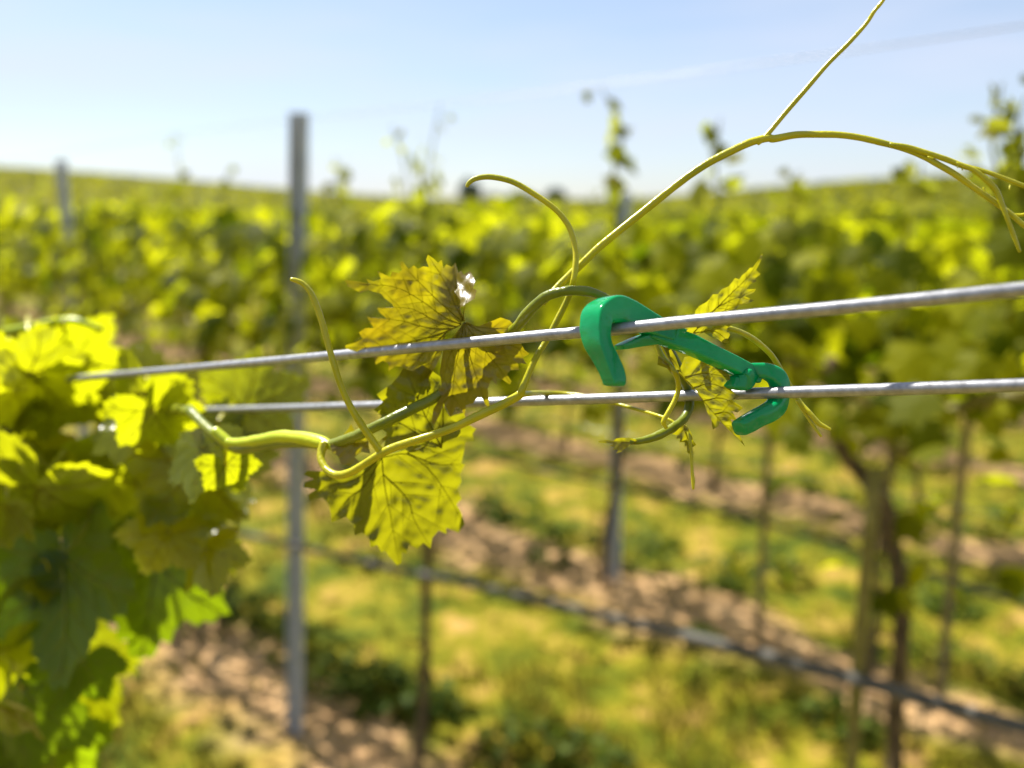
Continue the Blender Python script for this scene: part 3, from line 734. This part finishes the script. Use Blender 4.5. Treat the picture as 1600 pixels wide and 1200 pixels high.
# ------------------------------------------------------------------ vine rows behind
VS = 1.28
def rowbase(k, s): return B0 + NRM * (k * SP) + DIR * s
def vine_parts(seed, zlo=1.30, ztop=1.76, nsh=None):
    detail = 1.0
    """meshes for one vine in local coordinates: x along the row, y across it, z up"""
    rnd = random.Random(seed); random.seed(seed)
    tr = MB()
    hx = rnd.uniform(-.08, .08)
    pts = catmull([(0, 0, -.05, .020), (hx * .4, .02, .3, .016), (hx * 1.3, -.02, .70, .015), (hx * 1.1, .01, 1.0, .016), (hx * .4, 0, zlo - .08, .019), (.02, 0, zlo + .0, .015)], 5)
    tr.tube([Vector(p[:3]) for p in pts], [p[3] * (1 + .25 * noise.noise(Vector((i * .7, seed, 0)))) for i, p in enumerate(pts)], 9)
    ca = MB()
    for sg in (-1, 1):
        pts = catmull([(0, 0, zlo - .08), (sg * .12, .0, zlo + .04), (sg * .35, .01, zlo + .07), (sg * .62, -.01, zlo + .06)], 5)
        ca.tube([Vector(p) for p in pts], [.013 - .004 * i / len(pts) for i in range(len(pts))], 7)
    fo = MB()
    nl = int(1200 * (ztop - zlo) / .46)
    for i in range(nl):
        x = rnd.uniform(-.68, .68)
        top = ztop + .11 * noise.noise(Vector((x * 2.3 + seed * 5, 0, 0))) + .03 * noise.noise(Vector((x * 9, seed, 0)))
        z = zlo + (top - zlo) * rnd.random() ** .85
        if noise.noise(Vector((x * 4 + seed * 9, z * 5, 1))) < -.22 and rnd.random() < .85: continue
        y = rnd.gauss(0, .19 + .05 * math.sin((z - 1.26) * 5))
        n = (Vector((rnd.uniform(-.6, .6), (1 if y > 0 else -1) * rnd.uniform(.2, 1.2), rnd.uniform(-.1, 1.1)))).normalized()
        tip = Vector((rnd.uniform(-.7, .7), rnd.uniform(-.3, .3), -1)).normalized()
        simple_leaf(fo, Vector((x, y, z)), tip, n, rnd.uniform(.045, .095), rnd.uniform(.1, .5))
    for i in range(24 if nsh == 0 else 12):                    # water-shoot leaves low on the trunk
        z = rnd.uniform(.95 if nsh != 0 else 1.05, zlo)
        simple_leaf(fo, Vector((rnd.gauss(0, .1), rnd.gauss(0, .06), z)), Vector((rnd.uniform(-1, 1), 0, -1)), rnd_unit(), rnd.uniform(.05, .09), .3)
    shs = []
    for q in range(rnd.choice((1, 2, 3, 2)) if nsh is None else nsh):
        sh = MB()
        x0 = rnd.uniform(-.55, .55); lean = rnd.uniform(-.12, .12); hh = rnd.uniform(.06, .24)
        pts = catmull([(x0, 0, 1.5), (x0 + lean * .4, .02, 1.7), (x0 + lean, .0, 1.72 + hh)], 5)
        sh.tube([Vector(p) for p in pts], [.005 - .003 * i / len(pts) for i in range(len(pts))], 6)
        for j in range(11):
            t = .35 + .65 * j / 10
            p = Vector(pts[min(len(pts) - 1, int(t * (len(pts) - 1)))])
            simple_leaf(sh, p + Vector((rnd.uniform(-.05, .05), rnd.uniform(-.04, .04), 0)), Vector((rnd.uniform(-1, 1), rnd.uniform(-.5, .5), rnd.uniform(-.8, .3))), rnd_unit(), (.085 - .05 * t) * rnd.uniform(.8, 1.2), .3)
        shs.append(sh)
    return tr, ca, fo, shs
def make_vine(seed, *a):
    r = empty('grapevine')
    tr, ca, fo, shs = vine_parts(seed, *a)
    tr.build('trunk', M['bark'], r); ca.build('cane', M['cane'], r); fo.build('foliage', M['canopy'], r, smooth=False)
    for s in shs: s.build('shoot', M['shoot_tip'], r)
    return r
RZ = math.atan2(DIR.y, DIR.x)
protos = [make_vine(100 + i) for i in range(5)] + [make_vine(200 + i, 1.42, 1.76, 0) for i in range(2)]
used = set()
def place_vine(i, loc, flip, label, group, scale=1.0):
    if i in used: o = copy_tree(protos[i])
    else: o = protos[i]; used.add(i)
    o.location = loc; o.rotation_euler = (0, 0, RZ + (math.pi if flip else 0))
    o.scale = (1, 1, scale)
    return tag(o, label, 'grapevine', group)
s0 = (row_pt(648, 1180, .11) - rowbase(.11, 0)).dot(DIR)
ROW0 = {-2: 'grapevine at the far right of the nearest row behind the wires, beyond the forked trunk',
        -1: 'grapevine with the dark bent trunk and a stake beside it, right of the clip',
        0: 'grapevine on the slim straight trunk below the toothed leaf, right of the tall post',
        1: 'grapevine of the nearest row just left of the tall grey post',
        2: 'grapevine of the nearest row in front of the small far post',
        3: 'grapevine of the nearest row beyond the small far post, at the left edge',
        4: 'grapevine of the nearest row farthest off, behind the bushy leaves at the left edge'}
def trunk_s(px, py, k): return (row_pt(px, py, k) - rowbase(k, 0)).dot(DIR)
for j in range(-2, 8):
    s = s0 + j * VS
    if j == -1: s = trunk_s(1392, 900, .11)
    if j == -2: s = trunk_s(1392, 900, .11) - VS
    p = rowbase(.11, s); p.z = hgt(p.x, p.y)
    place_vine((j + 3) % 5 if j > -1 else 6 + j if j > -2 else 6, p, j % 2 == 0, ROW0.get(j, 'grapevine farther along the nearest row, past the left edge of the picture'), 'grapevines of the nearest row behind the wires')
for k in range(1, 8):
    lo = (-.72, .72)
    cnt = 0
    s = s0 + (k * .37 % 1) * VS - 12 * VS
    while s < 40:
        s += VS
        p = rowbase(k, s)
        if p.y < 1.2 or p.x > p.y * .66 + .8 or p.x < -p.y * .80 - 1.0: continue
        if p.y > 26: break
        p.z = hgt(p.x, p.y)
        place_vine(random.randrange(5), p, random.random() < .5,
                   'grapevine in the second row behind the nearest row, past the short grey post' if k == 1 else 'grapevine far back in the rows beyond the second row',
                   'grapevines of the second row' if k == 1 else 'grapevines of the far rows', random.uniform(.93, 1.0))
        cnt += 1
# tall shoots standing up out of the nearest row, each on the vine it grows from
vines0 = [o for o in COL.objects if o.get('group') == 'grapevines of the nearest row behind the wires']
for pts, nlv in ((((640, 330), (632, 260), (612, 195)), 11), (((664, 330), (672, 250), (688, 165)), 10), (((962, 330), (960, 260), (972, 205), (938, 135)), 11), (((1120, 320), (1118, 250), (1125, 185)), 8),
                 (((1560, 300), (1550, 220), (1566, 130)), 15), (((1598, 280), (1590, 200), (1604, 150)), 10), (((285, 320), (280, 260), (272, 205)), 8), (((530, 330), (524, 290), (535, 255)), 6), (((1240, 330), (1236, 290), (1250, 268)), 6), (((1420, 320), (1436, 285), (1440, 255)), 6)):
    q = [row_pt(x, y) for x, y in pts]
    v = min(vines0, key=lambda o: (o.location - Vector((q[0].x, q[0].y, o.location.z))).length)
    sh = MB(); cv = [Vector(c) for c in catmull([tuple(q[0] - Vector((0, 0, .2)))] + [tuple(p) for p in q], 5)]
    sh.tube(cv, [.0035 - .0022 * i / len(cv) for i in range(len(cv))], 6)
    for j in range(nlv):
        t = .3 + .7 * j / nlv
        p = cv[min(len(cv) - 1, int(t * len(cv)))]
        simple_leaf(sh, p + Vector((random.uniform(-.035, .035), random.uniform(-.03, .03), 0)), Vector((random.uniform(-1, 1), random.uniform(-.5, .5), random.uniform(-.8, .3))), rnd_unit(), (.075 - .045 * t) * random.uniform(.7, 1.2), .3)
    bpy.context.view_layer.update()
    o = sh.build('shoot', M['shoot_tip'])
    o.data.transform(v.matrix_world.inverted()); o.parent = v
# far rows that read as one mass
fr = MB(); rnd = random.Random(5)
k = 8
while True:
    o = rowbase(k, 0)
    dist = (o - CAM).dot(NRM)
    if dist > 150: break
    s = -dist * 2.6
    stepm = .16 + dist * .0055
    while s < dist * 5 + 20:
        p = rowbase(k, s)
        if p.y > 4 and abs(p.x) < p.y * .95 and p.y < 190:
            z = hgt(p.x, p.y)
            for q in range(3):
                zz = z + rnd.uniform(1.0, 1.72)
                simple_leaf(fr, Vector((p.x, p.y, zz)) + NRM * rnd.gauss(0, .14) + DIR * rnd.uniform(-.2, .2), Vector((rnd.uniform(-1, 1), rnd.uniform(-.5, .5), -1)), Vector((rnd.uniform(-.6, .6), rnd.uniform(-1, .6), rnd.uniform(.1, 1))).normalized(), .16 + dist * .0065, .3)
        s += stepm * rnd.uniform(.7, 1.3)
    k += 1 if dist < 60 else 2
tag(fr.build('vine_rows', M['far'], smooth=False), kind='stuff')

# ------------------------------------------------------------------ posts, stakes, hose
def make_post(h):
    r = empty('vineyard_post')
    mb = MB()
    sec = [(-.026, -.016), (-.026, .016), (-.020, .016), (-.020, -.009), (-.008, -.009), (-.005, -.003), (.005, -.003), (.008, -.009), (.020, -.009), (.020, .016), (.026, .016), (.026, -.016), (.010, -.016), (.006, -.010), (-.006, -.010), (-.010, -.016)]
    n = len(sec); vs = [(x, y, z) for z in (-.3, h) for x, y in sec]
    fs = [(i, (i + 1) % n, n + (i + 1) % n, n + i) for i in range(n)] + [tuple(range(n, 2 * n))]
    mb.add(vs, fs); mb.build('profile', M['post'], r, smooth=False)
    hk = MB()
    z = .45
    while z < h - .05:
        for sx in (-1, 1): hk.tube([(sx * .0265, .004, z), (sx * .034, .004, z + .004), (sx * .034, .004, z + .022)], .003, 6)
        z += .15
    hk.build('wire_hooks', M['post'], r)
    return r
post = make_post(2.1)
top = row_pt(467, 176); base = B0.copy()
ax = (top - base)
def stand(o, base, top):
    v = (top - base)
    o.location = base
    o.rotation_euler = (Vector((0, 0, 1)).rotation_difference(v.normalized()).to_matrix() @ Matrix.Rotation(RZ, 3, 'Z')).to_euler()
    o.scale = (1, 1, v.length / 2.1)
stand(post, base, top)
tag(post, 'tall grey galvanised post left of the middle, standing clear against the sky', 'post', 'metal posts of the vine rows')
p2 = copy_tree(post)
b2 = row_pt(95, 330); b2.z = 0; b2 = Vector((b2.x, b2.y, 0))
t2 = row_pt(95, 250)
stand(p2, b2, t2); tag(p2, 'small far grey post near the left edge, its top just above the hill', 'post')
p3 = copy_tree(post)
b3 = G(958, 915); t3 = b3 + Vector((.01, 0, 1.85)); stand(p3, b3, t3)
tag(p3, 'short-looking grey post of the second row, seen below the lower wire near the growing tip', 'post')

def stake(b, t, r, mat, label, cat='stake', grp='stakes beside the vines'):
    mb = MB()
    pts = [b + (t - b) * (i / 12) + Vector((.006 * noise.noise(Vector((i * .6, b.x * 9, 0))), 0, 0)) for i in range(13)]
    mb.tube(pts, [r * (1 + .08 * noise.noise(Vector((i, b.y, 4)))) for i in range(13)], 9)
    return tag(mb.build('vine_stake', M[mat]), label, cat, grp)
def ground_under(px, py, k):
    q = row_pt(px, py, k); return Vector((q.x, q.y, hgt(q.x, q.y) - .05)), q
g, q = ground_under(1358, 900, 0); stake(g, Vector((g.x - .005, g.y, 1.36)), .012, 'cane', 'weathered wooden stake close left of the bent dark trunk')
g, q = ground_under(1195, 800, 1); stake(g, Vector((g.x, g.y, 1.3)), .016, 'wood', 'grey-brown stake of the second row below the lower hook of the clip')
g, q = ground_under(1492, 850, 1); stake(g, Vector((g.x, g.y, 1.2)), .016, 'wood', 'stake of the second row at the right, right of the bent dark trunk')

mb = MB()
hp = [row_pt(x, y) + NRM * -.02 for x, y in ((2300, 1330), (1900, 1212), (1600, 1127), (1370, 1062), (1150, 1005), (900, 945), (750, 910), (600, 880), (450, 845), (300, 815), (150, 790))]
cv = catmull([tuple(p) for p in hp], 6)
mb.tube([Vector(p) for p in cv], .0108, 10)
ho = mb.build('irrigation_hose', M['hose'])
tag(ho, 'dark irrigation hose sagging along the nearest row, running off at the lower right', 'hose')
# the nearest trunk on the right is bent and leans out of its canopy
bv = next(o for o in vines0 if o['label'].startswith('grapevine with the dark bent trunk'))
bt = next(o for o in bv.children if o.name.startswith('trunk'))
tp = catmull([(1300, 560, 22), (1306, 660, 24), (1325, 716, 26), (1358, 752, 30), (1384, 800, 30), (1400, 880, 28), (1409, 960, 27), (1406, 1030, 26), (1400, 1100, 26), (1398, 1200, 26), (1400, 1320, 27), (1396, 1500, 28), (1398, 1720, 30)], 5)
mb = MB(); q = [row_pt(x, y, .11) for x, y, w in tp]
mb.tube(q, [w * (p - CAM).dot(FW) / FPX / 2 * (1 + .35 * noise.noise(Vector((i * .45, 3, 0)))) for i, (p, (x, y, w)) in enumerate(zip(q, tp))], 9)
bpy.context.view_layer.update()
no = mb.build('trunk', M['bark']); no.data.transform(bv.matrix_world.inverted()); bt.data = no.data; bpy.data.objects.remove(no)
# thin trellis wires of the rows behind
def row_wire(k, z, s0_, s1_, label):
    mb = MB()
    pts = []
    for i in range(25):
        s = s0_ + (s1_ - s0_) * i / 24
        p = rowbase(k, s); pts.append(Vector((p.x, p.y, hgt(p.x, p.y) + z + .01 * math.sin(i * 1.3))))
    mb.tube(pts, .0011, 6)
    tag(mb.build('row_wire', M['wire']), label, 'wire', 'wires of the rows behind')
row_wire(0, 2.02, -4, 14, 'highest wire of the nearest row, a faint line at the top of the tall post')
row_wire(0, 1.33, -4, 14, 'wire carrying the canes of the nearest row')
row_wire(1, 1.27, -5, 16, 'wire carrying the canes of the second row')
mb = MB()
for i in range(40):
    p = rowbase(1, -5 + i * .5) ; 
mb.tube([rowbase(1, -5 + i * .5) + Vector((0, 0, .52 + .03 * math.sin(i * .9))) for i in range(40)], .011, 8)
tag(mb.build('irrigation_hose', M['hose']), 'thin-looking irrigation hose hanging along the second row', 'hose')

# ------------------------------------------------------------------ weeds and grass
wd = MB(); rnd = random.Random(11); random.seed(11)
def gz(x, y):
    k = (Vector((x, y, 0)) - B0).dot(NRM) / SP
    return hgt(x, y) + .03 * math.cos(2 * math.pi * k) + .03 * noise.noise(Vector((x * 1.3, y * 1.3, 2)))
def clump(x, y, rad, hh, n, sz):
    for i in range(n):
        a = rnd.uniform(0, 6.28); r = rad * rnd.random() ** .5
        px, py = x + math.cos(a) * r, y + math.sin(a) * r
        z = gz(px, py) + hh * rnd.random() * (1 - (r / rad) ** 2 * .7)
        simple_leaf(wd, Vector((px, py, z)), Vector((math.cos(a), math.sin(a), rnd.uniform(-.6, .5))), (Vector((0, 0, 1)) + rnd_unit() * .7).normalized(), sz * rnd.uniform(.6, 1.3), .3)
for k in range(0, 5):
    s = -9.0
    while s < 16:
        s += rnd.uniform(.09, .3)
        p = rowbase(k, s) + NRM * (.34 + rnd.gauss(0, .07))
        if p.y < .8 or p.y > 14 or abs(p.x) > p.y * .75 + .6: continue
        if noise.noise(Vector((s * .8 + k * 5, k, 0))) < -.15: continue
        clump(p.x, p.y, rnd.uniform(.06, .16), rnd.uniform(.05, .18), rnd.randint(14, 34), .05)
for px, py, rad, hh, n in ((830, 1180, .18, .14, 90), (560, 1085, .2, .16, 100), (660, 1105, .15, .12, 70), (340, 975, .22, .2, 110), (1190, 895, .22, .25, 130), (1290, 1130, .10, .08, 40), (1010, 850, .2, .15, 70), (570, 880, .08, .1, 20), (790, 790, .25, .15, 70), (130, 1090, .2, .2, 80), (620, 1120, .15, .12, 60), (910, 1190, .15, .1, 60), (1350, 1160, .08, .06, 30), (860, 890, .1, .16, 40), (1090, 1010, .08, .08, 30), (1480, 940, .15, .12, 50)):
    g = G(px, py); clump(g.x, g.y, rad, hh, n, .055)
tag(wd.build('weeds', M['weed'], smooth=False), kind='stuff')
gr = MB()
for i in range(26000):
    y = rnd.uniform(.9, 3.2) if rnd.random() < .45 else rnd.uniform(2.5, 9.5)
    x = rnd.uniform(-1, 1) * (y * .66 + .5)
    k = ((Vector((x, y, 0)) - B0).dot(NRM) / SP) % 1
    if (k < .17 or k > .85) and rnd.random() < .93: continue
    if noise.noise(Vector((x * 2.1, y * 2.1, 7))) < -.05 and rnd.random() < .8: continue
    z = gz(x, y) - .01; a = rnd.uniform(0, 6.28); hh = rnd.uniform(.03, .1); w = rnd.uniform(.003, .006)
    lx, ly = math.cos(a) * hh * rnd.uniform(.2, .9), math.sin(a) * hh * rnd.uniform(.2, .9)
    sx, sy = -math.sin(a) * w, math.cos(a) * w
    gr.add([(x - sx, y - sy, z), (x + sx, y + sy, z), (x + lx * .5 + sx, y + ly * .5 + sy, z + hh * .65), (x + lx * .5 - sx, y + ly * .5 - sy, z + hh * .65), (x + lx, y + ly, z + hh)],
           [(0, 1, 2, 3), (3, 2, 4)])
tag(gr.build('grass', M['grass'], smooth=False), kind='stuff')

# ------------------------------------------------------------------ far trees
TL = {735: 'lowest round tree on the far horizon, above the tip of the curling tendril', 770: 'small dark tree on the horizon beside the round tree', 815: 'wide dark tree on the far horizon between the curling tendril and the long one', 868: 'pointed dark tree on the far horizon behind the curling tendril'}
for i, (px, hh, w) in enumerate(((735, 13, 9), (770, 8, 9), (815, 9, 14), (868, 10, 9))):
    r = ray(px, 316); r = r / r.y
    y = 330.0; x = r.x * y; z = hgt(x, y)
    t = empty('broadleaf_tree', (x, y, z)); tag(t, TL[px], 'tree', 'trees on the horizon')
    mb = MB(); mb.tube([Vector((x, y, z - .5)), Vector((x + .1, y, z + hh * .4)), Vector((x, y, z + hh * .75))], [.35, .25, .1], 8); mb.build('trunk', M['bark'], t)
    cr = MB()
    for q in range(420):
        v = rnd_unit() * rnd.random() ** .4
        p = Vector((x + v.x * w * .5, y + v.y * w * .5, z + hh * .6 + v.z * hh * .42))
        if noise.noise(p * .7) < -.25: continue
        simple_leaf(cr, p, rnd_unit(), (v + rnd_unit() * .6).normalized(), rnd.uniform(1.4, 2.4), .3)
    cr.build('crown', M['tree'], t, smooth=False)

# ------------------------------------------------------------------ light
SUN_EL, SX, SY = R(54), -.70, .71
sd = Vector((SX, SY, 0)).normalized() * math.cos(SUN_EL) + Vector((0, 0, math.sin(SUN_EL)))
sl = bpy.data.lights.new('sun', 'SUN'); sl.energy = 5.0; sl.angle = R(.53); sl.color = (1, .95, .86)
so = bpy.data.objects.new('sun', sl); COL.objects.link(so)
so.rotation_euler = sd.to_track_quat('Z', 'Y').to_euler(); so.location = (-3, 3, 8)
w = bpy.data.worlds.new('World'); sc.world = w; w.use_nodes = True
nt = w.node_tree
bg = nt.nodes['Background']
sky = nt.nodes.new('ShaderNodeTexSky'); sky.sky_type = 'NISHITA'; sky.sun_disc = False
sky.sun_elevation = SUN_EL; sky.sun_rotation = math.atan2(sd.x, sd.y)
sky.air_density = 1.0; sky.dust_density = .6; sky.ozone_density = 3.0; sky.altitude = 150
# a veil of thin high cloud in front of the blue
wtc = nt.nodes.new('ShaderNodeTexCoord'); wmp = nt.nodes.new('ShaderNodeMapping'); wmp.inputs['Scale'].default_value = (1.2, 1.2, 7.0); wmp.inputs['Rotation'].default_value = (.12, -.1, 0)
wnz = nt.nodes.new('ShaderNodeTexNoise'); wnz.inputs['Scale'].default_value = 2.2; wnz.inputs['Detail'].default_value = 5
wmr = nt.nodes.new('ShaderNodeMapRange'); wmr.inputs[1].default_value = .35; wmr.inputs[2].default_value = .7; wmr.inputs[3].default_value = .30; wmr.inputs[4].default_value = .72
wmx = nt.nodes.new('ShaderNodeMix'); wmx.data_type = 'RGBA'; wmx.inputs[7].default_value = (5.3, 5.6, 6.7, 1)
nt.links.new(wtc.outputs['Generated'], wmp.inputs[0]); nt.links.new(wmp.outputs[0], wnz.inputs['Vector']); nt.links.new(wnz.outputs['Fac'], wmr.inputs[0])
nt.links.new(wmr.outputs[0], wmx.inputs[0]); nt.links.new(sky.outputs[0], wmx.inputs[6])
nt.links.new(wmx.outputs[2], bg.inputs[0]); bg.inputs[1].default_value = .054

sc.view_settings.view_transform = 'Standard'; sc.view_settings.look = 'None'
sc.view_settings.exposure = 1.5; sc.view_settings.gamma = 1
sc.render.engine = 'CYCLES'
sc.cycles.use_denoising = True
sc.cycles.max_bounces = 8; sc.cycles.transmission_bounces = 6; sc.cycles.caustics_reflective = False; sc.cycles.caustics_refractive = False
sc.cycles.sample_clamp_indirect = 6
